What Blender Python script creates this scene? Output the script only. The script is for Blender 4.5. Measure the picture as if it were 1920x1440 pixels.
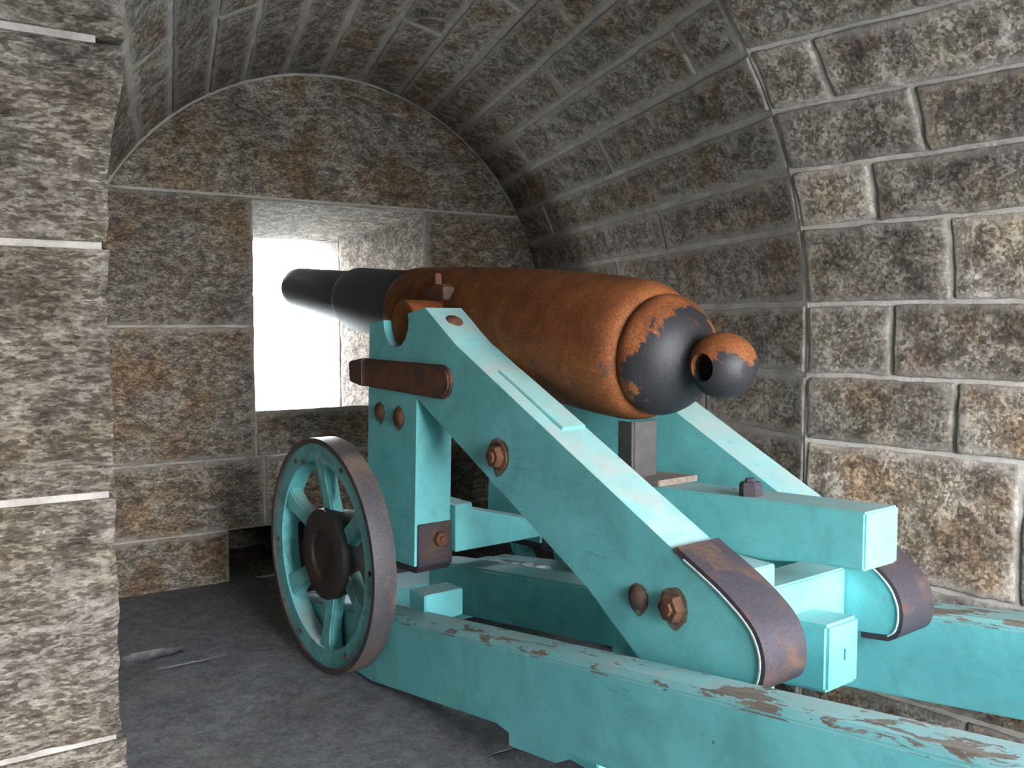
import bpy, bmesh, math, random
from math import sin, cos, tan, atan, radians, pi, hypot, sqrt, floor as ffloor
from mathutils import Vector, Matrix, noise

for o in list(bpy.data.objects): bpy.data.objects.remove(o)
S = bpy.context.scene
COL = S.collection

# ------------------------------------------------------------------ camera
FPX, HOR, CAMH, YAW = 1700.0, 606.0, 1.5, 33.3
cd = bpy.data.cameras.new('camera'); cam = bpy.data.objects.new('camera', cd); COL.objects.link(cam)
cd.sensor_width = 36.0; cd.lens = FPX / 1920 * 36.0; cd.clip_start = 0.02; cd.clip_end = 500
cam.location = (0, 0, CAMH)
cam.rotation_euler = (pi/2 - atan((720-HOR)/FPX), 0, -radians(YAW))
S.camera = cam

# ------------------------------------------------------------------ sky and exposure
wd = bpy.data.worlds.new('sky'); S.world = wd; wd.use_nodes = True
nt = wd.node_tree; nt.nodes.clear()
wo = nt.nodes.new('ShaderNodeOutputWorld'); bg = nt.nodes.new('ShaderNodeBackground')
tc = nt.nodes.new('ShaderNodeTexCoord'); sx = nt.nodes.new('ShaderNodeSeparateXYZ'); rp = nt.nodes.new('ShaderNodeValToRGB')
rp.color_ramp.elements[0].position = 0.0; rp.color_ramp.elements[0].color = (1.0, 0.985, 0.955, 1)
rp.color_ramp.elements[1].position = 0.8; rp.color_ramp.elements[1].color = (0.66, 0.81, 1.0, 1)
nt.links.new(tc.outputs['Generated'], sx.inputs[0]); nt.links.new(sx.outputs['Z'], rp.inputs[0])
nt.links.new(rp.outputs[0], bg.inputs['Color']); bg.inputs['Strength'].default_value = 36.0
nt.links.new(bg.outputs[0], wo.inputs[0])
vs = S.view_settings
vs.view_transform = 'Standard'; vs.look = 'None'; vs.gamma = 1.0; vs.use_curve_mapping = False
vs.exposure = 0.32

# ------------------------------------------------------------------ materials
class NT:
    def __init__(s, name):
        s.m = bpy.data.materials.new(name); s.m.use_nodes = True
        s.t = s.m.node_tree; s.t.nodes.clear()
        s.out = s.n('ShaderNodeOutputMaterial'); s.b = s.n('ShaderNodeBsdfPrincipled')
        s.l(s.b.outputs[0], s.out.inputs[0])
        s.tc = s.n('ShaderNodeTexCoord').outputs['Object']
    def n(s, k): return s.t.nodes.new(k)
    def l(s, a, b): s.t.links.new(a, b)
    def put(s, sock, v):
        if hasattr(v, 'links'): s.l(v, sock)
        else: sock.default_value = v
    def math(s, op, a, b=None, clamp=False):
        q = s.n('ShaderNodeMath'); q.operation = op; q.use_clamp = clamp
        s.put(q.inputs[0], a)
        if b is not None: s.put(q.inputs[1], b)
        return q.outputs[0]
    def noise(s, vec, scale, detail=6, rough=.6, dist=0.0):
        q = s.n('ShaderNodeTexNoise'); s.l(vec, q.inputs['Vector'])
        q.inputs['Scale'].default_value = scale; q.inputs['Detail'].default_value = detail
        q.inputs['Roughness'].default_value = rough; q.inputs['Distortion'].default_value = dist
        return q.outputs['Fac']
    def voro(s, vec, scale, feature='F1'):
        q = s.n('ShaderNodeTexVoronoi'); q.feature = feature; s.l(vec, q.inputs['Vector']); q.inputs['Scale'].default_value = scale
        return q.outputs['Distance'], q.outputs['Color']
    def ramp(s, fac, *stops):
        q = s.n('ShaderNodeValToRGB'); s.put(q.inputs[0], fac); e = q.color_ramp.elements
        while len(e) < len(stops): e.new(.5)
        for i, (p, c) in enumerate(stops):
            e[i].position = p
            e[i].color = (c, c, c, 1) if not isinstance(c, tuple) else (*c, 1)
        return q.outputs[0]
    def mix(s, fac, a, b, mode='MIX'):
        q = s.n('ShaderNodeMix'); q.data_type = 'RGBA'; q.blend_type = mode
        s.put(q.inputs[0], fac)
        s.put(q.inputs[6], (*a, 1) if isinstance(a, tuple) else a)
        s.put(q.inputs[7], (*b, 1) if isinstance(b, tuple) else b)
        return q.outputs[2]
    def mapping(s, vec, scale=(1, 1, 1), rot=(0, 0, 0)):
        q = s.n('ShaderNodeMapping'); s.l(vec, q.inputs[0]); q.inputs['Scale'].default_value = scale; q.inputs['Rotation'].default_value = rot
        return q.outputs[0]
    def rand_offset(s, vec):
        oi = s.n('ShaderNodeObjectInfo').outputs['Random']
        q = s.n('ShaderNodeVectorMath'); q.operation = 'ADD'; s.l(vec, q.inputs[0])
        c = s.n('ShaderNodeCombineXYZ')
        for i in range(3): s.l(s.math('MULTIPLY', oi, 37.0 + 19*i), c.inputs[i])
        s.l(c.outputs[0], q.inputs[1])
        return q.outputs[0], oi
    def bump(s, h, strength, dist):
        q = s.n('ShaderNodeBump'); q.inputs['Strength'].default_value = strength; q.inputs['Distance'].default_value = dist
        s.l(h, q.inputs['Height']); s.l(q.outputs[0], s.b.inputs['Normal'])
    def color(s, c): s.put(s.b.inputs['Base Color'], (*c, 1) if isinstance(c, tuple) else c)
    def rough(s, r): s.put(s.b.inputs['Roughness'], r)

def granite(name, dark, mid, light, stain, stain_lo=.52, pale=.62, grain=90, stretch=(1, 1, 1), bump=.8, bdist=.012, vary=.35, soot=.45, smear=.55, lime=(.26, .225, .20)):
    s = NT(name)
    v, rnd = s.rand_offset(s.tc)
    vs_ = s.mapping(v, stretch)
    wob = s.n('ShaderNodeTexNoise'); s.l(vs_, wob.inputs['Vector']); wob.inputs['Scale'].default_value = grain*.5; wob.inputs['Detail'].default_value = 3
    wv = s.n('ShaderNodeVectorMath'); wv.operation = 'MULTIPLY_ADD'; s.l(wob.outputs['Color'], wv.inputs[0]); wv.inputs[1].default_value = (1.3/grain,)*3; s.l(vs_, wv.inputs[2])
    big = s.noise(v, 3.2, 5, .62)
    med = s.noise(vs_, 14, 7, .70, .5)
    fine = s.noise(vs_, grain*1.6, 4, .75)
    vd, vc = s.voro(wv.outputs[0], grain)
    cell = s.n('ShaderNodeSeparateColor'); s.l(vc, cell.inputs[0]); cell = cell.outputs[0]
    tone = s.math('ADD', s.math('MULTIPLY', med, .62), s.math('ADD', s.math('MULTIPLY', fine, .30), s.math('MULTIPLY', cell, .16)))
    c = s.ramp(tone, (.36, dark), (.52, mid), (.72, light))
    st = s.ramp(big, (stain_lo, 0.0), (stain_lo+.14, .85))
    c = s.mix(st, c, stain, 'MULTIPLY')
    hue = s.ramp(s.noise(v, 5.5, 4, .6), (.42, 0.0), (.62, .5))
    c = s.mix(hue, c, (1.0, .93, .74), 'MULTIPLY')
    dk = s.ramp(s.noise(v, 2.3, 7, .72, .7), (.49, 0.0), (.62, soot))
    c = s.mix(dk, c, (.30, .27, .25), 'MULTIPLY')
    pl = s.ramp(s.noise(vs_, 6, 9, .78, .9), (pale, 0.0), (pale+.12, .75))
    c = s.mix(pl, c, light)
    # lime mortar smeared over the drafted margin of the block
    atn = s.n('ShaderNodeAttribute'); atn.attribute_name = 'margin'
    sm = s.math('ADD', s.math('MULTIPLY', atn.outputs['Fac'], .55), s.math('SUBTRACT', s.noise(v, 9, 6, .7, .4), .5))
    c = s.mix(s.ramp(sm, (.24, 0.0), (.52, smear)), c, lime)
    vr = s.math('ADD', s.math('MULTIPLY', rnd, vary), 1.0 - vary/2)
    g = s.n('ShaderNodeCombineXYZ')
    for i in range(3): s.l(vr, g.inputs[i])
    c = s.mix(1.0, c, g.outputs[0], 'MULTIPLY')
    s.color(c); s.rough(.85)
    s.b.inputs['Specular IOR Level'].default_value = .3
    h = s.math('ADD', s.math('MULTIPLY', med, .9), s.math('ADD', s.math('MULTIPLY', fine, .35), s.math('MULTIPLY', cell, .28)))
    s.bump(h, bump, bdist)
    return s.m

M = {}
GR = ((.030, .025, .021), (.128, .107, .088), (.44, .40, .355))      # the fort's granite
LIME = (.30, .27, .245)
M['front'] = granite('granite_front', *GR, (.88, .68, .50), .46, .66, 85, (1, 1, 1.9), .9, .014, .35, .50, .5, LIME)
M['vault'] = granite('granite_vault', *GR, (.92, .74, .55), .48, .54, 85, (1.2, .7, 1.2), .9, .014, .30, .35, .8, LIME)
M['right'] = granite('granite_right', *GR, (.95, .74, .56), .50, .66, 95, (1, 1, 1), 1.0, .016, .45, .70, .45, LIME)
M['pier'] = granite('granite_pier', *GR, (.90, .82, .70), .5, .54, 75, (.75, .75, 2.0), 1.0, .026, .15, .75, .5, LIME)
M['reveal'] = granite('granite_reveal', *GR, (.9, .84, .74), .55, .56, 80, (1, 1, 1), .8, .014, .15, .2, .5, LIME)
M['floor'] = granite('granite_floor', (.060, .060, .066), (.105, .105, .114), (.17, .17, .18), (.90, .86, .84), .5, .68, 90, (1, 1, 1), .6, .010, .08, .3, 0.0)

s = NT('lime_mortar'); a = s.noise(s.tc, 6, 6, .7); b = s.noise(s.tc, 60, 4, .7)
s.color(s.mix(s.ramp(b, (.3, 0.0), (.75, .5)), s.ramp(a, (.35, (.18, .158, .14)), (.65, (.36, .33, .305))), (.38, .355, .33))); s.rough(.95); s.bump(b, .6, .008); M['lime'] = M['mortar'] = s.m

s = NT('courtyard_ground'); a = s.noise(s.tc, 3, 6, .7); s.color(s.ramp(a, (.3, (.30, .29, .25)), (.7, (.42, .40, .36)))); s.rough(.95); M['ground'] = s.m

def paint(name, peel_top=.0, chips=.74, grime=.35):
    s = NT(name)
    v = s.tc
    a = s.noise(v, 4.5, 5, .6); b = s.noise(s.mapping(v, (6, 1, 6)), 9, 6, .65); f_ = s.noise(v, 120, 3, .6)
    c = s.ramp(a, (.30, (.115, .400, .415)), (.55, (.140, .475, .490)), (.75, (.170, .530, .540)))
    c = s.mix(s.ramp(b, (.56, 0.0), (.78, .45)), c, (.16, .33, .30))
    gm = s.ramp(s.noise(v, 5.5, 7, .7, .6), (.46, 0.0), (.66, grime))
    c = s.mix(gm, c, (.42, .36, .29), 'MULTIPLY')
    nz = s.n('ShaderNodeSeparateXYZ'); s.l(s.n('ShaderNodeNewGeometry').outputs['True Normal'], nz.inputs[0])
    up = s.ramp(nz.outputs['Z'], (.55, 0.0), (.85, 1.0))
    d = s.math('MULTIPLY', up, s.ramp(s.noise(v, 7, 6, .7), (.30, .12), (.66, .80)))
    c = s.mix(d, c, (.36, .36, .335))
    ch = s.ramp(s.noise(v, 11, 5, .62, .3), (chips, 0.0), (chips+.012, 1.0))
    hmask = ch
    if peel_top:
        up2 = s.ramp(nz.outputs['Z'], (.30, 0.0), (.5, 1.0))
        pn = s.noise(s.mapping(v, (9, 2.6, 9)), 1.5, 8, .68, .5)
        pk = s.math('MULTIPLY', up2, s.ramp(pn, (peel_top, 0.0), (peel_top+.015, 1.0)))
        hmask = s.math('MAXIMUM', ch, pk)
    wood = s.ramp(s.noise(s.mapping(v, (30, 3, 30)), 3, 5, .6), (.3, (.10, .075, .058)), (.7, (.21, .175, .145)))
    c = s.mix(hmask, c, wood)
    crack = s.ramp(s.noise(s.mapping(v, (22, 1.1, 22)), 2.2, 4, .55, .25), (.492, 0.0), (.497, .55), (.503, .55), (.508, 0.0))
    crack = s.math('MULTIPLY', crack, s.ramp(s.noise(v, 3.1, 3, .5), (.58, 0.0), (.64, 1.0)))
    c = s.mix(crack, c, (.05, .09, .08))
    s.color(c)
    s.rough(s.ramp(hmask, (0.0, .48), (1.0, .85)))
    h = s.math('SUBTRACT', s.math('ADD', s.math('MULTIPLY', b, .35), s.math('MULTIPLY', f_, .06)), s.math('MULTIPLY', hmask, .5))
    s.bump(h, .35, .006)
    return s.m
M['teal'] = paint('teal_paint', 0, .715)
M['wheelpaint'] = paint('teal_paint_dirty', 0, .69, .9)
M['rail'] = paint('teal_paint_peeling', .535, .72)

def rusty(name, rust, dark, lo, hi, axis_stops=None, rough=.78, spec=.35):
    s = NT(name); v = s.tc
    a = s.noise(v, 6, 7, .68, .3); f_ = s.noise(v, 130, 4, .7); g = s.noise(v, 22, 5, .65)
    r1, r2, r3 = rust
    cr = s.ramp(s.math('ADD', s.math('MULTIPLY', a, .5), s.math('MULTIPLY', f_, .5)), (.34, r1), (.5, r2), (.66, r3))
    m = s.math('ADD', s.math('MULTIPLY', a, .7), s.math('MULTIPLY', g, .3))
    if axis_stops:
        sp = s.n('ShaderNodeSeparateXYZ'); s.l(v, sp.inputs[0])
        for ax, scale, off in axis_stops:
            if ax == 'flank':
                q = s.math('MULTIPLY', s.math('SUBTRACT', s.math('ABSOLUTE', s.math('SUBTRACT', sp.outputs['Z'], off)), .07), scale)
            else:
                q = s.math('MULTIPLY', s.math('SUBTRACT', sp.outputs[ax], off), scale)
            m = s.math('ADD', m, s.math('MINIMUM', q, .12))
    k = s.ramp(m, (lo, 1.0), (hi, 0.0))
    d2 = s.ramp(f_, (.3, tuple(x*.7 for x in dark)), (.7, tuple(min(1, x*1.6) for x in dark)))
    s.color(s.mix(k, cr, d2))
    s.rough(s.ramp(k, (0.0, rough), (1.0, .52)))
    s.b.inputs['Specular IOR Level'].default_value = spec
    s.bump(s.math('ADD', s.math('MULTIPLY', f_, .5), s.math('MULTIPLY', g, .5)), .35, .006)
    return s.m
RUST = ((.048, .014, .005), (.135, .040, .009), (.28, .098, .024))
M['barrel'] = rusty('rusted_barrel', RUST, (.022, .021, .025), .41, .49, [('Y', -.8, .30), ('flank', 2.0, -.16)])
M['chase'] = rusty('blackened_chase', RUST, (.035, .036, .044), .70, .78)
M['breech'] = rusty('rusted_breech', RUST, (.014, .0135, .016), .44, .47, [('Y', 1.5, -1.185), ('Z', .8, -.07)])
M['knob'] = rusty('rusted_knob', RUST, (.014, .0135, .016), .49, .52, [('Z', 2.2, -.135)])
M['rust'] = rusty('rusty_iron', ((.034, .015, .010), (.092, .038, .019), (.175, .076, .037)), (.022, .018, .020), .42, .5)
M['iron'] = rusty('dark_iron', ((.034, .021, .017), (.066, .038, .028), (.115, .058, .034)), (.032, .027, .034), .48, .60)
M['tire'] = rusty('tire_iron', ((.045, .034, .028), (.085, .062, .050), (.14, .10, .075)), (.044, .040, .045), .46, .58)
M['hub'] = rusty('hub_grease', ((.018, .012, .010), (.034, .022, .017), (.065, .042, .030)), (.018, .016, .016), .45, .6)
s = NT('rust_stain'); a = s.noise(s.tc, 60, 5, .7); s.color(s.ramp(a, (.35, (.075, .040, .024)), (.55, (.13, .11, .075)), (.7, (.12, .25, .21)))); s.rough(.9); M['stain'] = s.m
s = NT('grey_steel'); a = s.noise(s.tc, 18, 6, .7); s.color(s.ramp(a, (.3, (.026, .024, .023)), (.7, (.06, .055, .052)))); s.rough(.6); s.bump(a, .2, .004); M['steel'] = s.m
s = NT('bare_wood'); a = s.noise(s.mapping(s.tc, (20, 2, 20)), 3, 6, .7); s.color(s.ramp(a, (.3, (.10, .08, .065)), (.7, (.26, .215, .175)))); s.rough(.85); s.bump(a, .4, .006); M['wood'] = s.m
s = NT('pale_bead'); a = s.noise(s.tc, 40, 5, .7); s.color(s.ramp(a, (.3, (.30, .42, .40)), (.6, (.60, .68, .65)))); s.rough(.8); M['bead'] = s.m
s = NT('pit_shade_earth'); a = s.noise(s.tc, 40, 5, .7); s.color(s.ramp(a, (.3, (.045, .038, .030)), (.7, (.10, .085, .068)))); s.rough(.9); M['pit_shade'] = s.m

# ------------------------------------------------------------------ helpers
def link(o, parent=None):
    COL.objects.link(o)
    if parent: o.parent = parent
    return o
def mesh_obj(name, me, mat, parent=None, smooth=None):
    if mat:
        me.materials.clear(); me.materials.append(M[mat])
    o = bpy.data.objects.new(name, me); link(o, parent)
    if smooth is not None:
        for p in me.polygons: p.use_smooth = True
        me.set_sharp_from_angle(angle=radians(smooth))
    return o
def from_bm(name, bm, mat, parent=None, smooth=None):
    bmesh.ops.recalc_face_normals(bm, faces=bm.faces)
    me = bpy.data.meshes.new(name); bm.to_mesh(me); bm.free()
    return mesh_obj(name, me, mat, parent, smooth)
def structure(name, verts, faces, mat='mortar', parent=None):
    me = bpy.data.meshes.new(name); me.from_pydata(verts, [], faces); me.update()
    o = mesh_obj(name, me, mat, parent); o['kind'] = 'structure'; return o
def nz3(p, k): return noise.noise(Vector(p)*k)
rng = random.Random(7)

def stone(surf, u0, u1, v0, v1, mat, parent, gap=.008, depth=.05, cell=.03, rough=.006, proud=0.0, keep=None, name='stone', edge=.012, seed=None, cap=60):
    """one dressed block with rounded worn edges, laid on surf(u, v, h)"""
    sd = rng.uniform(0, 99) if seed is None else seed
    g = gap
    a0, a1, b0, b1 = u0+g, u1-g, v0+g, v1-g
    nu = max(3, min(cap, round((a1-a0)/cell))); nv = max(3, min(cap, round((b1-b0)/cell)))
    def ticks(lo, hi, n):
        t = [lo, lo+edge*.35, lo+edge]; k = n-1
        t += [lo+edge+(hi-lo-2*edge)*i/k for i in range(1, k)]
        return t + [hi-edge, hi-edge*.35, hi]
    U, V = ticks(a0, a1, nu), ticks(b0, b1, nv)
    verts = []; idx = {}; ed = []
    pr = proud + rng.uniform(-.002, .004)
    def rnd(d): return 0.0 if d >= edge else -edge*.55*(1-sqrt(max(0, 1-((edge-d)/edge)**2)))
    for i, u in enumerate(U):
        for j, v in enumerate(V):
            du = min(u-a0, a1-u); dv = min(v-b0, b1-v)
            ju = (.005*noise.noise(Vector((u*6, v*6, sd)))+.004*noise.noise(Vector((u*23, v*23, sd)))) if du < edge else 0
            jv = (.005*noise.noise(Vector((u*6, v*6, sd+7)))+.004*noise.noise(Vector((u*23, v*23, sd+7)))) if dv < edge else 0
            h = pr + rnd(du) + rnd(dv)
            q = Vector((u, v, sd))
            if rough: h += rough*(noise.noise(q*4.5)*.9 + noise.noise(q*14)*.6 + noise.noise(q*33)*.35)
            idx[i, j] = len(verts); verts.append(surf(u+ju, v+jv, h)); ed.append(max(0.0, 1-min(du, dv)/.06))
    faces = []
    for i in range(len(U)-1):
        for j in range(len(V)-1):
            if keep and not keep((U[i]+U[i+1])/2, (V[j]+V[j+1])/2): continue
            faces.append((idx[i, j], idx[i+1, j], idx[i+1, j+1], idx[i, j+1]))
    nu_, nv_ = len(U), len(V)
    ring = [(i, 0) for i in range(nu_)] + [(nu_-1, j) for j in range(1, nv_)] + [(i, nv_-1) for i in range(nu_-2, -1, -1)] + [(0, j) for j in range(nv_-2, 0, -1)]
    if not keep:
        back = []
        for (i, j) in ring:
            back.append(len(verts)); verts.append(surf(U[i], V[j], -depth)); ed.append(1.0)
        for k in range(len(ring)):
            k2 = (k+1) % len(ring)
            faces.append((idx[ring[k]], back[k], back[k2], idx[ring[k2]]))
    me = bpy.data.meshes.new(name); me.from_pydata(verts, [], faces)
    bm = bmesh.new(); bm.from_mesh(me); bmesh.ops.recalc_face_normals(bm, faces=bm.faces); bm.to_mesh(me); bm.free()
    at = me.attributes.new('margin', 'FLOAT', 'POINT'); at.data.foreach_set('value', ed)
    o = mesh_obj(name, me, mat, parent, 50)
    return o

# ------------------------------------------------------------------ the casemate
YF = 5.247                       # front wall plane
XC, ZC, RV = 2.181, 1.465, 1.520    # recess vault: centre, springing, radius
YA = 2.227                        # groin plane
DR = Vector((.175, -.985, 0)).normalized()   # right wall runs this way, towards the open back
PC = ZC + RV*pi                  # profile length at the left springing
def az(th):
    d = math.degrees(th)
    if d <= 45: return radians(16.9)
    if d <= 140: return radians(16.9 + (12.2-16.9)*(d-45)/95)
    return radians(12.2 + (9.5-12.2)*(min(d, 180)-140)/40)
def prof(p, h=0):
    """profile of the recess, p metres up from the floor on the right, over the vault, down on the left"""
    if p <= ZC: return XC+RV-h, p, 0.0
    if p >= PC: return XC-RV+h, ZC-(p-PC), pi
    th = (p-ZC)/RV
    return XC+(RV-h)*cos(th), ZC+(RV-h)*sin(th), th
def recess(y, p, h=0):
    x, z, th = prof(p, h); return (x-(YF-y)*tan(az(th)), y, z)
def room(t, p, h=0):
    b = Vector(recess(YA, p, h)); return tuple(b+DR*t)
def frontS(x, z, h=0): return (x, YF-h, z)
def TH(d): return ZC+RV*radians(d)
BACK = -.004

# front wall backing, with the embrasure and the low tongue niche left open
EX0, EX1, EZ0, EZ1 = 1.644, 2.787, .973, 2.225
NX0, NX1, NZ1 = 1.475, 2.95, .300
yb = YF-BACK
def rects(xs, zs, skip):
    v, f = [], []
    for i in range(len(xs)-1):
        for j in range(len(zs)-1):
            if skip((xs[i]+xs[i+1])/2, (zs[j]+zs[j+1])/2): continue
            k = len(v); v += [(xs[i], yb, zs[j]), (xs[i+1], yb, zs[j]), (xs[i+1], yb, zs[j+1]), (xs[i], yb, zs[j+1])]; f.append((k, k+1, k+2, k+3))
    return v, f
v, f = rects([-2.6, NX0, EX0, EX1, NX1, 5.0], [-.3, NZ1, EZ0, EZ1, 4.0],
             lambda x, z: (EX0 < x < EX1 and EZ0 < z < EZ1) or (NX0 < x < NX1 and z < NZ1))
wall_front = structure('wall_front', v, f, 'lime')
# niche box behind the low opening
nd = .75
v = [(NX0, yb, 0), (NX0, yb+nd, 0), (NX0, yb+nd, NZ1), (NX0, yb, NZ1), (NX1, yb, 0), (NX1, yb+nd, 0), (NX1, yb+nd, NZ1), (NX1, yb, NZ1)]
f = [(0, 1, 2, 3), (4, 5, 6, 7), (1, 5, 6, 2), (3, 2, 6, 7), (0, 4, 5, 1)]
me = bpy.data.meshes.new('niche_lining'); me.from_pydata(v, [], f); mesh_obj('niche_lining', me, 'front', wall_front)

G = .007
fs = [  # x0, x1, z0, z1
    (.58, EX0+.007, 1.483, 2.227), (.58, EX0+.007, .717, 1.483), (.58, EX0+.05, NZ1, .717), (.58, NX0+.007, -.03, NZ1),
    (EX1-.007, 3.85, 1.483, 2.227), (EX1-.007, 3.85, .717, 1.483), (EX1-.04, 3.85, NZ1, .717), (NX1-.007, 3.85, -.03, NZ1),
    (EX0+.007, EX1-.007, .717, EZ0), (EX0+.05, EX1-.04, NZ1, .717)]
for (a, b, c, d) in fs:
    stone(frontS, a, b, c, d, 'front', wall_front, gap=G, cell=.035, rough=.010, depth=.10, proud=.010)
# the single big stone that fills the arch head
def arch_stone():
    verts, faces = [], []
    n, m = 60, 14
    zb = 2.227+.009; R2 = RV-.014
    x1 = sqrt(R2**2-(zb-ZC)**2)
    for i in range(n+1):
        t = -1+2*i/n
        x = x1*t; top = ZC+sqrt(max(0, R2**2-x*x))
        for j in range(m+1):
            z = zb+(top-zb)*j/m
            q = Vector((x, z, 3.3))
            h = .010+.009*(noise.noise(q*3.5)+.5*noise.noise(q*12)+.3*noise.noise(q*30))
            if j == 0: h -= .006
            verts.append(frontS(XC+x, z, h))
    for i in range(n):
        for j in range(m):
            k = i*(m+1)+j; faces.append((k, k+m+1, k+m+2, k+1))
    bot = []
    for i in range(n+1):
        bot.append(len(verts)); p = verts[i*(m+1)]; verts.append((p[0], p[1]+.12, p[2]))
    for i in range(n): faces.append((i*(m+1), bot[i], bot[i+1], (i+1)*(m+1)))
    me = bpy.data.meshes.new('arch_head_stone'); me.from_pydata(verts, [], faces)
    mesh_obj('stone', me, 'front', wall_front, 50)
arch_stone()

# embrasure: splayed reveals, throat and outer cheeks
YT, YO = 6.148, 6.40
TX0, TX1, TZ0, TZ1 = 1.880, 2.562, .879, 2.094
def ruled(pa, pb, pc, pd):
    """surface from edge pa-pb (inner) to pc-pd (outer): u along depth, v along the edge"""
    pa, pb, pc, pd = map(Vector, (pa, pb, pc, pd))
    nrm = (pc-pa).cross(pb-pa).normalized()
    ctr = Vector((2.2, 5.8, 1.5)); mid = (pa+pb+pc+pd)/4
    if nrm.dot(ctr-mid) < 0: nrm = -nrm
    L = ((pc-pa).length+(pd-pb).length)/2; W = (pb-pa).length
    def s_(u, v, h=0):
        a = pa.lerp(pb, v/W); b = pc.lerp(pd, v/W); return tuple(a.lerp(b, u/L)+nrm*h)
    return s_, L, W
def reveal(pa, pb, pc, pd, cuts=(0, 1), name='stone'):
    s_, L, W = ruled(pa, pb, pc, pd)
    for k in range(len(cuts)-1):
        stone(s_, 0, L, W*cuts[k], W*cuts[k+1], 'reveal', emb, gap=.004, cell=.04, rough=.007, depth=.2, name=name, proud=.010)
emb = structure('window_1', [(EX1+.01, yb, EZ0), (EX1+.01, yb, EZ1), (TX1+.01, YT, TZ1), (TX1+.01, YT, TZ0),
                             (EX0-.01, yb, EZ0), (EX0-.01, yb, EZ1), (TX0-.01, YT, TZ1), (TX0-.01, YT, TZ0),
                             (TX1+.01, YO, TZ1), (TX1+.01, YO, TZ0), (TX0-.01, YO, TZ1), (TX0-.01, YO, TZ0)],
                [(0, 1, 2, 3), (4, 5, 6, 7), (1, 2, 6, 5), (0, 3, 7, 4), (3, 2, 8, 9), (7, 6, 10, 11), (2, 8, 10, 6), (3, 9, 11, 7)])
y0 = YF+.012
reveal((EX1, y0, EZ0), (EX1, y0, EZ1), (TX1, YT, TZ0), (TX1, YT, TZ1), (0, .56, 1))
reveal((EX0, y0, EZ0), (EX0, y0, EZ1), (TX0, YT, TZ0), (TX0, YT, TZ1), (0, .56, 1))
reveal((EX0, y0, EZ1), (EX1, y0, EZ1), (TX0, YT, TZ1), (TX1, YT, TZ1))
reveal((EX0, y0, EZ0), (EX1, y0, EZ0), (TX0, YT, TZ0), (TX1, YT, TZ0))
reveal((TX1, YT, TZ0), (TX1, YT, TZ1), (TX1, YO, TZ0), (TX1, YO, TZ1))
reveal((TX0, YT, TZ0), (TX0, YT, TZ1), (TX0, YO, TZ0), (TX0, YO, TZ1))
reveal((TX0, YT, TZ1), (TX1, YT, TZ1), (TX0, YO, TZ1), (TX1, YO, TZ1))
reveal((TX0, YT, TZ0), (TX1, YT, TZ0), (TX0, YO, TZ0), (TX1, YO, TZ0))

# recess vault and jambs (ceiling) backing shell
ps = [0-.3, .4, .8, 1.2, ZC] + [TH(d) for d in range(5, 180, 5)] + [PC, PC+.7, PC+1.8]
v, f = [], []
for i, p in enumerate(ps):
    yend = YA if p <= TH(140) else 2.85
    v.append(recess(YF+.03, p, BACK)); v.append(recess(yend, p, BACK))
    if i: k = 2*i; f.append((k-2, k-1, k+1, k))
ceiling = structure('ceiling', v, f, 'lime')
# right wall and room vault backing
v, f = [], []
rp_ = [-.3, .4, .8, 1.2, ZC] + [TH(d) for d in range(5, 141, 5)]
TB = 3.72
for i, p in enumerate(rp_):
    v.append(room(-.004, p, BACK)); v.append(room(TB, p, BACK))
    if i: k = 2*i; f.append((k-2, k-1, k+1, k))
wall_right = structure('wall_right', v, f)
e0, e1 = room(0, TH(140), BACK), room(TB, TH(140), BACK)
structure('ceiling_side', [recess(2.86, TH(140), BACK), e0, e1, (-2.3, e1[1], 2.85), (-2.3, 2.86, 2.85)], [(0, 1, 4), (1, 2, 3), (1, 3, 4)])
structure('wall_side', [(-2.3, 2.9, -.1), (-2.3, -1.5, -.1), (-2.3, -1.5, 2.95), (-2.3, 2.9, 2.95)], [(0, 1, 2, 3)])
# back of the casemate, open to the courtyard through a wide doorway
DX0, DX1, DZ1 = .70, 3.30, 2.45
structure('wall_back', [(-2.4, -1.4, -.1), (DX0, -1.4, -.1), (DX0, -1.4, 3.2), (-2.4, -1.4, 3.2), (DX0, -1.4, DZ1), (4.0, -1.4, DZ1), (4.0, -1.4, 3.2), (DX1, -1.4, -.1), (4.0, -1.4, -.1), (DX1, -1.4, DZ1)],
          [(0, 1, 2, 3), (4, 5, 6, 2), (7, 8, 5, 9)])

# voussoirs: courses between these joint angles; ycuts are cross joints (world y)
jd = [4.0, 14.6, 22.6, 31, 39.6, 48.4, 56.8, 65.8, 74.6, 84, 93.6, 102.4, 112, 120.4, 129.6, 138.4, 148, 157, 168, 180]
cuts = {(14.6, 22.6): [3.28], (4.0, 14.6): [3.89], (22.6, 31): [4.70], (31, 39.6): [3.60], (39.6, 48.4): [4.58, 2.55], (48.4, 56.8): [3.62],
        (56.8, 65.8): [4.29], (65.8, 74.6): [3.36], (74.6, 84): [4.06], (84, 93.6): [3.02], (93.6, 102.4): [3.83], (102.4, 112): [3.25],
        (112, 120.4): [3.94], (120.4, 129.6): [3.36], (129.6, 138.4): [3.83], (138.4, 148): [3.48], (148, 157): [3.94], (157, 168): [3.48], (168, 180): [3.94]}
for a, b in zip(jd[:-1], jd[1:]):
    yend = YA if b <= 141 else 2.9
    ys = sorted([yend+.002, YF-.006] + [c for c in cuts[a, b] if c > yend+.3])
    for c, d in zip(ys[:-1], ys[1:]):
        stone(recess, c, d, TH(a), TH(b), 'vault', ceiling, gap=.012, cell=.03, rough=.007, depth=.06, proud=.003)
jz = [0, .178, .595, 1.062, 1.309, TH(4.0)]
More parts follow.
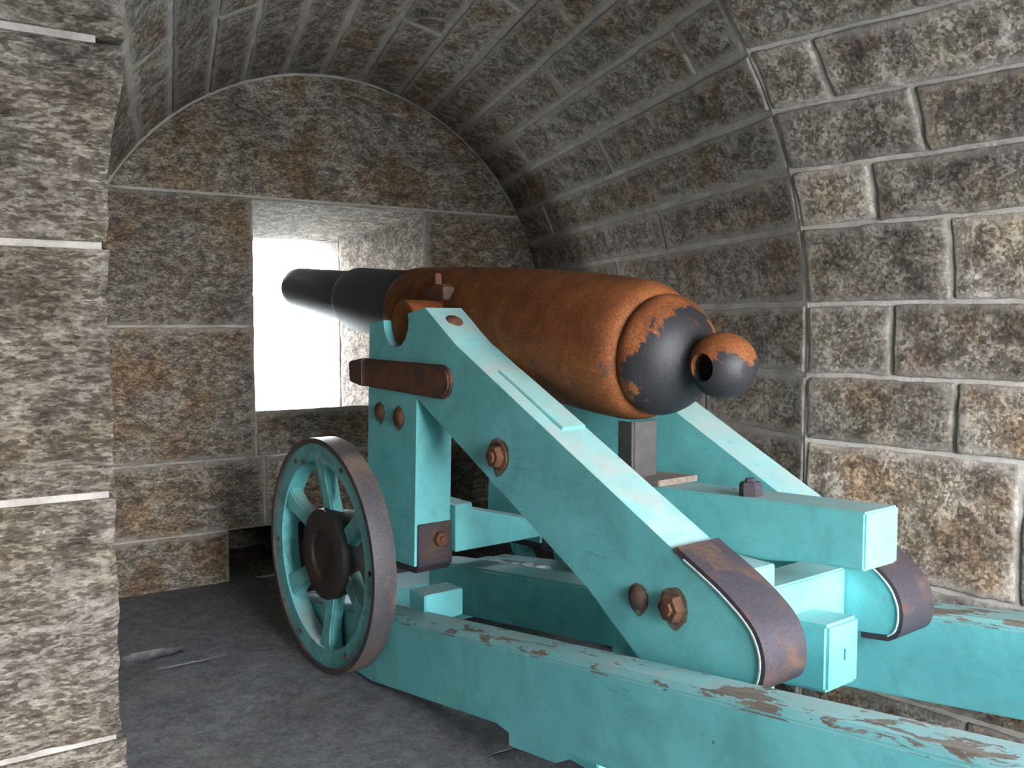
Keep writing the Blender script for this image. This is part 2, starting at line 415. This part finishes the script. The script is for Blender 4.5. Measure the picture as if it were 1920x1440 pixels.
for k in range(len(jz)-1):
    c = [3.6, 4.0, 3.4, 2.96, 3.5][k]
    for (y_a, y_b) in ((YA+.002, c), (c, YF+.004)):
        stone(recess, y_a, y_b, jz[k], jz[k+1], 'vault', ceiling, gap=.010, cell=.03, rough=.008, depth=.06, proud=.005)

# right wall: courses (profile p), joints as distance t along the wall
def tt(y): return (YA-y)/.985
rw = [(0, .178, [.6, 1.5, 2.6]), (.178, .595, [1.0, 2.0, 2.9]), (.595, 1.062, [tt(1.493), 1.75, 2.8]), (1.062, 1.309, [tt(1.697), 1.1, 1.75, 2.6]), (1.309, TH(4.0), [tt(1.912), .87, 1.57, 2.45]),
      (TH(4.0), TH(14.6), [.52, 1.1, 1.85, 2.7]), (TH(14.6), TH(22.6), [.29, .93, 1.6, 2.5]), (TH(22.6), TH(31), [.49, 1.14, 2.0]), (TH(31), TH(39.6), [.23, 1.05, 1.85]),
      (TH(39.6), TH(48.4), [.58, 1.4, 2.3]), (TH(48.4), TH(56.8), [.35, 1.15, 2.2]), (TH(56.8), TH(65.8), [.7, 1.75]), (TH(65.8), TH(74.6), [1.05, 2.2])]
for (a, b, cs) in rw:
    ts = [0]+cs+[TB]
    for c, d in zip(ts[:-1], ts[1:]):
        stone(room, c, d, a, b, 'right', wall_right, gap=.008, cell=.024, rough=.008, depth=.06, proud=.006)

# left pier: big rough blocks
YP = 2.552
wall_left = structure('wall_left', [(-2.3, YP+.016, -.1), (.412, YP+.016, -.1), (.412, YP+.016, 3.3), (-2.3, YP+.016, 3.3), (.412, YP+.45, -.1), (.412, YP+.45, 3.3)],
                      [(0, 1, 2, 3), (1, 4, 5, 2)], 'lime')
def pier_block(x0, x1, z0, z1, skew=0.0, gap=.010):
    sd = rng.uniform(0, 50); D = .42; cell = .016
    nx, nz_, ny = min(80, int((x1-x0)/cell)), int((z1-z0)/cell), 16
    verts, faces = [], []
    za, zb_ = z0+gap, z1-gap
    def edge_x(z): 
        q = Vector((z*5, sd, 0)); return x1 + skew*(z-z0)/(z1-z0) + .013*noise.noise(q) + .008*noise.noise(q*4) + .004*noise.noise(q*11)
    def pt(i, j):
        z = za+(zb_-za)*j/nz_; e = edge_x(z); x = x0+(e-x0)*i/nx
        q = Vector((x, z*1.6, sd)); h = .007+.014*noise.noise(q*3)+.009*noise.noise(q*9)+.006*noise.noise(q*24)
        d = min(x-x0, e-x, z-za, zb_-z); 
        if d < .02: h -= .010*(1-d/.02)**2
        return (x, YP-h, z)
    for i in range(nx+1):
        for j in range(nz_+1): verts.append(pt(i, j))
    for i in range(nx):
        for j in range(nz_):
            k = i*(nz_+1)+j; faces.append((k, k+nz_+1, k+nz_+2, k+1))
    base = len(verts)      # right return
    for t in range(1, ny+1):
        for j in range(nz_+1):
            p = verts[nx*(nz_+1)+j]; q = Vector((t*.03*5, p[2]*5, sd+9))
            verts.append((p[0]+.008*noise.noise(q)+.005*noise.noise(q*3), p[1]+D*t/ny, p[2]))
    def rid(t, j): return nx*(nz_+1)+j if t == 0 else base+(t-1)*(nz_+1)+j
    for t in range(ny):
        for j in range(nz_): faces.append((rid(t, j), rid(t+1, j), rid(t+1, j+1), rid(t, j+1)))
    for jj in (0, nz_):    # top and bottom beds
        a = len(verts); p0 = verts[jj]; verts.append((p0[0], YP+D, p0[2]))
        loop = [i*(nz_+1)+jj for i in range(nx+1)] + [rid(t, jj) for t in range(1, ny+1)] + [a]
        faces.append(tuple(loop))
    me = bpy.data.meshes.new('stone'); me.from_pydata(verts, [], faces)
    bm = bmesh.new(); bm.from_mesh(me); bmesh.ops.recalc_face_normals(bm, faces=bm.faces); bm.to_mesh(me); bm.free()
    mesh_obj('stone', me, 'pier', wall_left, 55)
for (x0, x1, z0, z1, sk) in [(-.72, .481, 2.224, 3.0, .01), (-1.10, .420, 1.700, 2.224, .052), (-.52, .425, 1.050, 1.700, -.004), (-.93, .420, .393, 1.050, .004), (-.46, .493, -.02, .393, -.058),
                             (-2.3, -.72, 2.224, 3.0, 0), (-2.3, -1.10, 1.700, 2.224, 0), (-2.3, -.52, 1.050, 1.700, 0), (-2.3, -.93, .393, 1.050, 0), (-2.3, -.46, -.02, .393, 0)]:
    pier_block(x0, x1, z0, z1, sk)

# floor: bedding sheet and big worn flagstones, one with a broken pocket by the front wall
floor = structure('floor', [(-2.4, -1.6, -.22), (4.6, -1.6, -.22), (4.6, 6.1, -.22), (-2.4, 6.1, -.22)], [(0, 1, 2, 3)])
floor.data.materials.clear(); floor.data.materials.append(M['floor'])
HOLE = Vector((.835, 4.25, 0))
def floorS(x, y, h=0):
    a = math.atan2(y-HOLE.y, (x-HOLE.x)*.55); d = hypot((x-HOLE.x)*.55, y-HOLE.y)
    R_ = .062*(1+.25*noise.noise(Vector((cos(a)*1.5, sin(a)*1.5, 4))))
    dip = -.16*min(1, (1-d/R_)*5) if d < R_ else 0
    return (x, y, h+dip)
fx = [-2.3, -1.2, .2, 1.62, 2.95, 4.3]
for i in range(len(fx)-1):
    ys = [-1.5, -.3+.3*(i % 2), .9+.35*((i+1) % 2), 2.2+.4*(i % 2), 3.75+.3*((i+1) % 2), YF+.75 if i == 2 else YF+.02]
    for a, b in zip(ys[:-1], ys[1:]):
        hit = fx[i] < HOLE.x < fx[i+1] and a < HOLE.y < b
        stone(floorS, fx[i], fx[i+1], a, b, 'floor', floor, gap=.002, cell=.018 if hit else .06, rough=.006, depth=.20, name='flagstone', edge=.004, cap=90 if hit else 60)

bm = bmesh.new()       # earth-coloured fill, added to put shade into the broken pocket
rings = []
for (q, z) in ((.90, -.125), (.75, -.138), (.5, -.142), (.25, -.145)):
    ring_ = []
    for k in range(28):
        a = 2*pi*k/28; R_ = .064*(1+.25*noise.noise(Vector((cos(a)*1.5, sin(a)*1.5, 4))))*q
        ring_.append(bm.verts.new((HOLE.x+R_*cos(a)/.55, HOLE.y+R_*sin(a), z+.004*noise.noise(Vector((k*.9, q*9, 0))))))
    rings.append(ring_)
for a, b in zip(rings[:-1], rings[1:]):
    for k in range(28): bm.faces.new((a[k], a[(k+1) % 28], b[(k+1) % 28], b[k]))
bm.faces.new(rings[-1])
from_bm('pocket_shade_fill', bm, 'pit_shade', floor, 60)
# outside ground (front of the fort lies lower than the courtyard behind)
structure('ground', [(-60, 4, -.06), (60, 4, -.06), (60, -120, -.06), (-60, -120, -.06)], [(0, 1, 2, 3)], 'ground')
structure('ground_front', [(-80, 6.7, -3), (80, 6.7, -3), (80, 200, -3), (-80, 200, -3)], [(0, 1, 2, 3)], 'ground')

# ------------------------------------------------------------------ the gun
GO = Vector((1.41, 3.668, 0)); GA = radians(4.0)
GM = Matrix.Translation(GO) @ Matrix.Rotation(GA, 4, 'Z')
def thing(name, label, cat, base):
    o = bpy.data.objects.new(name, None); link(o); o.empty_display_size = .2
    o.matrix_world = GM @ Matrix.Translation(Vector(base)); o['label'] = label; o['category'] = cat
    o['off'] = 0; del o['off']
    return o, Vector(base)
CUR = [None, Vector((0, 0, 0))]
def put(name, bm, mat, parent=None, smooth=None, root=None):
    """gun coordinates -> coordinates of the current thing"""
    bmesh.ops.translate(bm, verts=bm.verts, vec=-CUR[1])
    return from_bm(name, bm, mat, parent or CUR[0], smooth)
def prism(poly, x0, x1, bevel=.004, chamfer=None, ch_w=.03):
    """polygon in (y, z) extruded along x; chamfer: list of polygon edge indices chamfered on both faces"""
    bm = bmesh.new()
    A = [bm.verts.new((x0, y, z)) for y, z in poly]; B = [bm.verts.new((x1, y, z)) for y, z in poly]
    n = len(poly); es = []
    bm.faces.new(A); bm.faces.new(B[::-1])
    for i in range(n): bm.faces.new((A[i], B[i], B[(i+1) % n], A[(i+1) % n]))
    bm.edges.ensure_lookup_table()
    if chamfer:
        for i in chamfer:
            for L in (A, B): es.append(bm.edges.get((L[i], L[(i+1) % n])))
        r = bmesh.ops.bevel(bm, geom=es, offset=ch_w, segments=1, affect='EDGES', clamp_overlap=True)
    if bevel:
        bmesh.ops.recalc_face_normals(bm, faces=bm.faces)
        ee = [e for e in bm.edges if len(e.link_faces) == 2 and e.calc_face_angle(0) > .35]
        bmesh.ops.bevel(bm, geom=ee, offset=bevel, segments=2, affect='EDGES', clamp_overlap=True)
    return bm
def boxm(x0, x1, y0, y1, z0, z1, bevel=.004, slope=0.0):
    """box whose z follows -slope*(y-y_mid)"""
    ym = 0
    return prism([(y0, z0-slope*y0), (y1, z0-slope*y1), (y1, z1-slope*y1), (y0, z1-slope*y0)], x0, x1, bevel)
def lathe(pts, origin, axis, seg=64, cap=True):
    """revolve (s, r) points round axis through origin"""
    bm = bmesh.new(); axis = Vector(axis).normalized(); origin = Vector(origin)
    u = axis.cross(Vector((0, 0, 1)));
    if u.length < .01: u = Vector((1, 0, 0))
    u.normalize(); w = u.cross(axis).normalized()
    rings = []
    for s_, r in pts:
        c = origin+axis*s_
        if r < 1e-5: rings.append([bm.verts.new(c)])
        else: rings.append([bm.verts.new(c+(u*cos(2*pi*k/seg)+w*sin(2*pi*k/seg))*r) for k in range(seg)])
    for a, b in zip(rings[:-1], rings[1:]):
        for k in range(seg):
            k2 = (k+1) % seg
            if len(a) == 1 and len(b) == 1: continue
            if len(a) == 1: bm.faces.new((a[0], b[k], b[k2]))
            elif len(b) == 1: bm.faces.new((a[k], b[0], a[k2]))
            else: bm.faces.new((a[k], b[k], b[k2], a[k2]))
    if cap:
        for r in (rings[0], rings[-1]):
            if len(r) > 1: bm.faces.new(r)
    return bm
def merge(*bms):
    out = bms[0]
    for b in bms[1:]:
        me = bpy.data.meshes.new('t'); b.to_mesh(me); b.free(); out.from_mesh(me); bpy.data.meshes.remove(me)
    return out
def hexnut(c, axis, r, h, seg=6):
    return lathe([(0, r), (h*.8, r), (h, r*.86), (h, r*.5), (h*1.25, r*.45), (h*1.3, 0)], c, axis, seg)
def dome(c, axis, r, h, seg=24):
    return lathe([(-.004, r*1.02), (0, r)] + [(h*sin(t), r*cos(t)) for t in (.3, .6, .9, 1.2)] + [(h, 0)], c, axis, seg)
def ribbon(path, x0, x1, th):
    """strap following an open path in (y, z), thickness outward (left of travel)"""
    n = len(path); offs = []
    for i in range(n):
        a = Vector(path[max(0, i-1)]); b = Vector(path[min(n-1, i+1)]); d = (b-a).normalized()
        offs.append(Vector(path[i])+Vector((-d.y, d.x))*th)
    return prism([tuple(p) for p in path]+[tuple(o) for o in offs[::-1]], x0, x1, .0)

def stain(c, axis, r, seed, drip=.4):
    """thin ragged patch of rust that has bled into the paint round a bolt"""
    bm = bmesh.new(); ax = Vector(axis); c = Vector(c)
    u = Vector((0, 1, 0)) if abs(ax.x) > .5 else Vector((1, 0, 0)); w = Vector((0, 0, 1))
    vs_ = []
    for k in range(40):
        a = 2*pi*k/40; q = r*(1+.12*noise.noise(Vector((cos(a)*2, sin(a)*2, seed)))+.06*noise.noise(Vector((cos(a)*6, sin(a)*6, seed))))
        d = u*cos(a)*q+w*sin(a)*q*(1+(drip if sin(a) < 0 else 0)*abs(sin(a))**6)
        vs_.append(bm.verts.new(c+ax*.0012+d))
    m_ = bm.verts.new(c+ax*.0016)
    for k in range(40): bm.faces.new((m_, vs_[k], vs_[(k+1) % 40]))
    return bm
SL = .137
def zrail(y): return .385+SL*(-.8-y)     # top of the chassis rails
XM = .695

# ---- chassis
CUR[0], CUR[1] = thing('gun_chassis', 'low sloping teal timber slide with two long rails under the gun carriage', 'gun chassis', (XM, -1.2, 0))
YR = -3.15
for (x0, x1) in ((.102, .252), (1.160, 1.340)):
    zb = lambda y: max(.006, .20+SL*(-1.53-y))
    poly = [(.42, .012), (-.27, .012), (-1.15, zb(-1.15)), (-1.22, zb(-1.22)-.018), (YR, zb(YR)), (YR, zrail(YR)), (.42, zrail(.42))]
    bm = prism(poly, x0, x1, .005, [5], .018)
    put('rail', bm, 'rail')
    put('bearing_block', prism([(-1.22, .134), (-1.22, .095), (-1.46, .130), (-1.60, .210), (-1.60, .235), (-1.22, .175)], x0+.004, x1-.01, .003), 'rail')
put('front_transom', boxm(.25, 1.16, .10, .34, .03, .25), 'teal')
put('middle_transom', boxm(.25, 1.16, -1.5, -1.28, .06, .20, .004, .0), 'teal')
put('rear_transom', boxm(.25, 1.16, -3.10, -2.88, .40, .62), 'teal')
put('tongue', boxm(.55, .84, .30, 1.95, .03, .20), 'iron')
put('cleat', boxm(.215, .40, -.52, -.40, .30, .412, .004), 'teal')
for x in (.17, 1.25):
    put('prop_foot', boxm(x-.09, x+.09, -3.05, -2.83, .0, .40), 'teal')

# ---- carriage
CUR[0], CUR[1] = thing('gun_carriage', 'teal wooden gun carriage with stepped cheeks, iron straps and two spoked wheels', 'gun carriage', (XM, -.9, 0))
TC = (-.215, 1.503); TR = .098
notch = [(TC[0]+(TR+.006)*cos(a), TC[1]+(TR+.006)*sin(a)) for a in [radians(q) for q in (5, -15, -40, -65, -90, -115, -140, -165, -185, -200)]]
outer = ([(.014, 1.498), (-.105, 1.512)] + notch + [(-.320, 1.540), (-.449, 1.562), (-.674, 1.415), (-1.834, .827), (-1.96, .765), (-2.056, .700), (-2.092, .650), (-2.103, .600), (-2.094, .552),
         (-2.07, .53), (-1.678, .474), (-1.416, .655), (-.378, 1.195), (-.350, .485), (.065, .470)])
def spline(pts, n=5):
    out = []
    for i in range(len(pts)-1):
        p0, p1, p2, p3 = (Vector(pts[max(0, min(len(pts)-1, i+k))]) for k in (-1, 0, 1, 2))
        for k in range(n):
            t = k/n; q = .5*(2*p1+(p2-p0)*t+(2*p0-5*p1+4*p2-p3)*t*t+(3*p1-p0-3*p2+p3)*t**3); out.append((q.x, q.y))
    return out+[pts[-1]]
ta, tb = outer.index((-1.834, .827)), outer.index((-2.07, .53))
tail = spline(outer[ta:tb+1], 4); tail[0] = (-1.834, .827)
outer = outer[:ta]+tail+outer[tb+1:]
iH = outer.index((-.674, 1.415))
cheeks = []
for (x0, x1) in ((.27, .445), (.945, 1.12)):
    c = put('cheek', prism(outer, x0, x1, .004, [iH, outer.index((-.378, 1.195))], .022), 'teal'); cheeks.append(c)
    sgn = -1 if x0 < .5 else 1; xo = x0 if sgn < 0 else x1
    def X(a, b):   # from the outer face outwards
        p, q = xo+sgn*a, xo+sgn*b; return (min(p, q), max(p, q))
    xa, xb = (x0-.004, x1+.004)
    # rusty strap round the tail of the cheek
    path = [(-1.80, .8445)]+tail+[(-1.98, .5172)]
    put('tail_strap', ribbon([tuple(Vector(q)) for q in path[::-1]], xa, xb, .018), 'iron', c, 30)
    put('paint_bead', ribbon(tail[::-1], x0-.0065, x1+.0065, .0045), 'bead', c)
    # iron bar let into the head
    n = 8; L = [(.150, 1.292), (.165, 1.262), (.140, 1.215)]
    a0, a1 = Vector((-.590, 1.338)), Vector((-.585, 1.204)); ctr = (a0+a1)/2; rr = (a0-a1).length/2
    arc = [(ctr.x-rr*sin(pi*k/n)*.95, ctr.y-rr*cos(pi*k/n)) for k in range(n+1)]
    put('head_bar', prism([(.040, 1.222), (.040, 1.343)]+arc[::-1], *X(-.03, .022), bevel=.008), 'rust', c)
    put('head_bar_end', prism([(.158, 1.236), (.166, 1.328), (.036, 1.346), (.036, 1.219)], *X(-.03, .030), bevel=.006), 'iron', c)
    for (y, z, r) in ((-.074, 1.114, .036), (-.235, 1.104, .040)):
        put('bolt', dome((xo+sgn*.001, y, z), (sgn, 0, 0), r, .018, 10), 'rust', c, 40)
    put('washer', lathe([(0, .052), (.006, .052), (.008, .048)], (xo, -.945, 1.021), (sgn, 0, 0), 20), 'rust', c, 30)
    put('nut', hexnut((xo+sgn*.006, -.945, 1.021), (sgn, 0, 0), .042, .028), 'rust', c)
    put('bolt', dome((xo+sgn*.001, -1.654, .674), (sgn, 0, 0), .036, .024), 'iron', c, 40)
    put('nut', hexnut((xo+sgn*.001, -1.800, .682), (sgn, 0, 0), .043, .032), 'rust', c)
    for k, (y, z, r_) in enumerate(((-.074, 1.114, .043), (-.235, 1.104, .048), (-.945, 1.026, .062), (-1.654, .674, .044), (-1.800, .684, .054))):
        put('rust_stain', stain((xo, y, z), (sgn, 0, 0), r_, k*3.3+x0, .3), 'stain', c)
    # plug on the sloping top near the trunnion
    sl = Vector((0, -.225, -.147)).normalized(); up = Vector((0, -sl.z, sl.y)).normalized()
    if up.z < 0: up = -up
    put('plug', dome(tuple(Vector(((x0+x1)/2, -.53, 1.509))+up*.002), up, .036, .010, 16), 'rust', c, 40)
    # foot plate of the post with its bolt
    put('foot_plate', prism([(-.350, .662), (-.366, .662), (-.366, .485), (-.340, .452), (-.10, .440), (-.10, .475), (-.340, .487)], x0+.012, x1+.006, .003), 'iron', c)
    put('nut', hexnut(((x0+x1)/2+.03, -.365, .592), (0, -1, 0), .034, .026), 'rust', c)
    # narrow stop chamfer batten on the post corner
    put('roller', lathe([(0, .07), (.09, .07)], (x0+.03, -1.58, zrail(-1.58)-.035), (1, 0, 0), 28), 'teal', c, 40)
# repair board let into the near cheek's sloping top
p0, p1 = Vector((-.86, 1.323)), Vector((-1.225, 1.138)); nn = Vector((.453, -.891)); nn = Vector((-.453, .891)) if False else Vector((-(p1-p0).y, (p1-p0).x)).normalized()
if nn.y < 0: nn = -nn
put('repair_board', prism([tuple(p0-nn*.02), tuple(p1-nn*.02), tuple(p1+nn*.009), tuple(p0+nn*.006)], .330, .437, .003), 'teal', cheeks[0])

# stocks
put('upper_stock', prism([(-1.22, .928), (-2.186, .978), (-2.186, .812), (-2.0, .800), (-1.85, .775), (-1.60, .762), (-1.22, .745)], .611, .782, .006), 'teal')
us = bpy.data.objects['upper_stock']
put('stock_bolt', hexnut((.66, -1.76, .955), (0, .05, 1), .036, .045), 'iron', us)
put('lower_stock', prism([(.10, .362), (-2.072, .627), (-2.072, .425), (-1.2, .307), (.10, .130)], .618, .782, .010), 'teal')
ls = bpy.data.objects['lower_stock']
ct = put('slot_cut', boxm(.703, .713, -2.10, -2.02, .505, .54, .0), 'teal')
bpy.context.view_layer.update()
md = ls.modifiers.new('b', 'BOOLEAN'); md.operation = 'DIFFERENCE'; md.object = ct; md.solver = 'EXACT'
nm = bpy.data.meshes.new_from_object(ls.evaluated_get(bpy.context.evaluated_depsgraph_get()))
ls.modifiers.clear(); ls.data = nm; bpy.data.objects.remove(ct)
# transoms between the cheeks
put('rear_transom', merge(prism([(-1.78, .712), (-1.92, .712), (-1.92, .545), (-1.78, .545)], .445, .945, .006), prism([(-1.78, .712), (-1.92, .712), (-1.92, .785), (-1.78, .785)], .445, .575, .004)), 'teal')
ft = bmesh.new()
pts = [(.445, .53), (.945, .53), (.945, .595), (.53, .700), (.53, .735), (.445, .735)]
A = [ft.verts.new((x, -.40, z)) for x, z in pts]; B = [ft.verts.new((x, -.20, z)) for x, z in pts]
ft.faces.new(A); ft.faces.new(B[::-1])
for i in range(6): ft.faces.new((A[i], B[i], B[(i+1) % 6], A[(i+1) % 6]))
bmesh.ops.bevel(ft, geom=list(ft.edges), offset=.004, segments=1, affect='EDGES')
put('front_transom', ft, 'teal')
put('cross_plank', boxm(.445, .945, -.12, .0, .98, 1.05), 'teal')
put('axle', lathe([(.05, .05), (1.40, .05)], (0, 0, .505), (1, 0, 0), 24), 'iron', None, 40)
put('axle_box', boxm(.10, .27, -.14, .10, .40, .66, .008), 'iron')
put('axle_box', boxm(1.12, 1.25, -.14, .10, .40, .66, .008), 'iron')

# wheels
def wheel(xf, sgn):
    """outer face at xf, the wheel body reaching inwards (sgn = +1 when inwards is +x)"""
    zc = .505; R = .505; W = .092
    ax = (sgn, 0, 0); o = (xf, 0, zc)
    prof_ = [(.012, .485), (W, .485), (W, .405), (.012, .405), (.012, .485)]
    bm = lathe(prof_[:-1]+[prof_[0]], o, ax, 96, cap=False)
    bmesh.ops.remove_doubles(bm, verts=bm.verts, dist=1e-5)
    rim = put('wheel', bm, 'wheelpaint', None, 30)
    put('tire', lathe([(0, .482), (0, .5045), (.004, R), (W+.002, R), (W+.006, .5045), (W+.006, .482), (0, .482)], o, ax, 96, False), 'tire', rim, 30)
    put('hub', lathe([(.030, 0), (.030, .10), (.018, .105), (.010, .17), (.022, .195), (.06, .198), (.10, .185), (.17, .175), (.20, .16), (.20, 0)], o, ax, 48, False), 'hub', rim, 40)
    for k in range(6):
        a = radians(88+60*k)
        bm = bmesh.new()
        d = Vector((0, cos(a), sin(a))); t = Vector((0, -sin(a), cos(a))); xx = Vector((sgn, 0, 0))
        rings = []
        for (r, wt, x0, x1) in ((.16, .088, .055, .115), (.24, .078, .045, .100), (.33, .078, .030, .088), (.385, .098, .022, .084), (.415, .13, .020, .084)):
            c = Vector(o)+d*r
            rings.append([bm.verts.new(c+t*(-wt/2)*1+xx*x0), bm.verts.new(c+t*(wt/2)+xx*x0), bm.verts.new(c+t*(wt/2)+xx*x1), bm.verts.new(c+t*(-wt/2)+xx*x1)])
        for q, w_ in zip(rings[:-1], rings[1:]):
            for i in range(4): bm.faces.new((q[i], q[(i+1) % 4], w_[(i+1) % 4], w_[i]))
        bm.faces.new(rings[0]); bm.faces.new(rings[-1][::-1])
        ee = [e for e in bm.edges if abs((e.verts[0].co-e.verts[1].co).normalized().dot(d)) > .8]
        bmesh.ops.bevel(bm, geom=ee, offset=.008, segments=2, affect='EDGES')
        put('spoke', bm, 'wheelpaint', rim)
    for k in range(6):
        a = radians(58+60*k)
        put('rim_bolt', dome((xf+sgn*.011, .445*cos(a), zc+.445*sin(a)), (-sgn, 0, 0), .012, .006, 10), 'rust', rim)
wheel(0.0, 1)
wheel(1.447, -1)

# ---- cannon
PHI = atan(.108)
AX = Vector((0, cos(PHI), sin(PHI))); T0 = Vector((XM, -.215, 1.512))
CUR[0], CUR[1] = thing('cannon', 'rust-orange iron cannon barrel with blackened muzzle pointing out of the embrasure', 'cannon', (XM, -.215, 1.512))
def smooth_prof(pts, n=6):
    out = []
    for i in range(len(pts)-1):
        a, b = pts[i], pts[i+1]
        out += [(a[0]+(b[0]-a[0])*k/n, a[1]+(b[1]-a[1])*k/n) for k in range(n)]
    return out+[pts[-1]]
body = [(.513, .150), (.513, .200), (.505, .206), (.40, .215), (.2, .229), (0, .239), (-.25, .251), (-.45, .257), (-.6, .260), (-.8, .2615), (-.9, .261), (-1.0, .257), (-1.04, .252), (-1.075, .243), (-1.098, .230), (-1.110, .214), (-1.114, .19)]
put('barrel', lathe(smooth_prof(body, 2), T0, AX, 96, False), 'barrel', None, 35)
b0 = CUR[0].children[-1]
put('chase', lathe(smooth_prof([(.53, .19), (.53, .189), (.80, .180), (1.12, .170), (1.137, .166), (1.14, .146)], 1) + [(1.5, .135), (1.86, .124), (1.915, .120), (1.93, .112), (1.93, .068), (1.5, .066), (1.5, 0)], T0, AX, 80, False), 'chase', None, 35)
put('breech', lathe([(-1.09, .185), (-1.108, .198), (-1.122, .209), (-1.14, .2145), (-1.16, .2135), (-1.185, .205), (-1.212, .190), (-1.24, .170), (-1.262, .144), (-1.28, .116), (-1.292, .092), (-1.305, .077), (-1.325, .071), (-1.35, .076), (-1.37, .08)], T0, AX, 80, False), 'breech', None, 35)
# knob with a hole bored through sideways
KC = T0-AX*1.405; KR = .110
kp = [(-KR*1.02, 0)] + [(-KR*1.02*cos(radians(q)), KR*sin(radians(q))) for q in range(6, 160, 6)] + [(KR*.97, KR*.30)]
kb = lathe(kp, KC, -AX, 64, True)
bmesh.ops.recalc_face_normals(kb, faces=kb.faces)
kme = bpy.data.meshes.new('knob'); kb.to_mesh(kme); kb.free()
cb = lathe([(-.3, .047), (.3, .047)], KC+AX*.010, Vector((1, .06, .05)), 32); bmesh.ops.recalc_face_normals(cb, faces=cb.faces)
cme = bpy.data.meshes.new('bore'); cb.to_mesh(cme); cb.free()
ko = bpy.data.objects.new('knob_tmp', kme); co = bpy.data.objects.new('cut_tmp', cme); COL.objects.link(ko); COL.objects.link(co)
md = ko.modifiers.new('b', 'BOOLEAN'); md.operation = 'DIFFERENCE'; md.object = co; md.solver = 'EXACT'
dg = bpy.context.evaluated_depsgraph_get(); km = bpy.data.meshes.new_from_object(ko.evaluated_get(dg))
bpy.data.objects.remove(ko); bpy.data.objects.remove(co)
bm = bmesh.new(); bm.from_mesh(km)
put('cascabel_knob', bm, 'knob', None, 40)
for sgn in (-1, 1):
    t = put('trunnion', lathe([(0, .115), (.20, .118), (.225, .112), (.232, .098), (.385, .097), (.392, .092), (.392, 0)], (XM, TC[0], TC[1]), (sgn, 0, 0), 48, False), 'barrel', None, 35)
# sight on the near rimbase
put('sight_base', prism([(-.15, 1.60), (-.32, 1.60), (-.32, 1.652), (-.29, 1.668), (-.15, 1.652)], .44, .50, .004), 'rust')
put('sight_post', merge(prism([(-.205, 1.64), (-.245, 1.64), (-.238, 1.715), (-.216, 1.715)], .455, .485, .003)), 'rust')

# ---- elevating prop under the breech
CUR[0], CUR[1] = thing('elevating_prop', 'dark upright steel angle holding up the cannon breech on the stock', 'prop', (.65, -1.25, .93))
zt_ = 1.153
put('upright', merge(boxm(.588, .600, -1.30, -1.23, .945, zt_, .002), boxm(.600, .712, -1.302, -1.29, .945, zt_, .002)), 'steel')
put('sole_board', prism([(-1.20, .928), (-1.20, .948), (-1.42, .962), (-1.42, .940)], .60, .80, .003), 'wood')
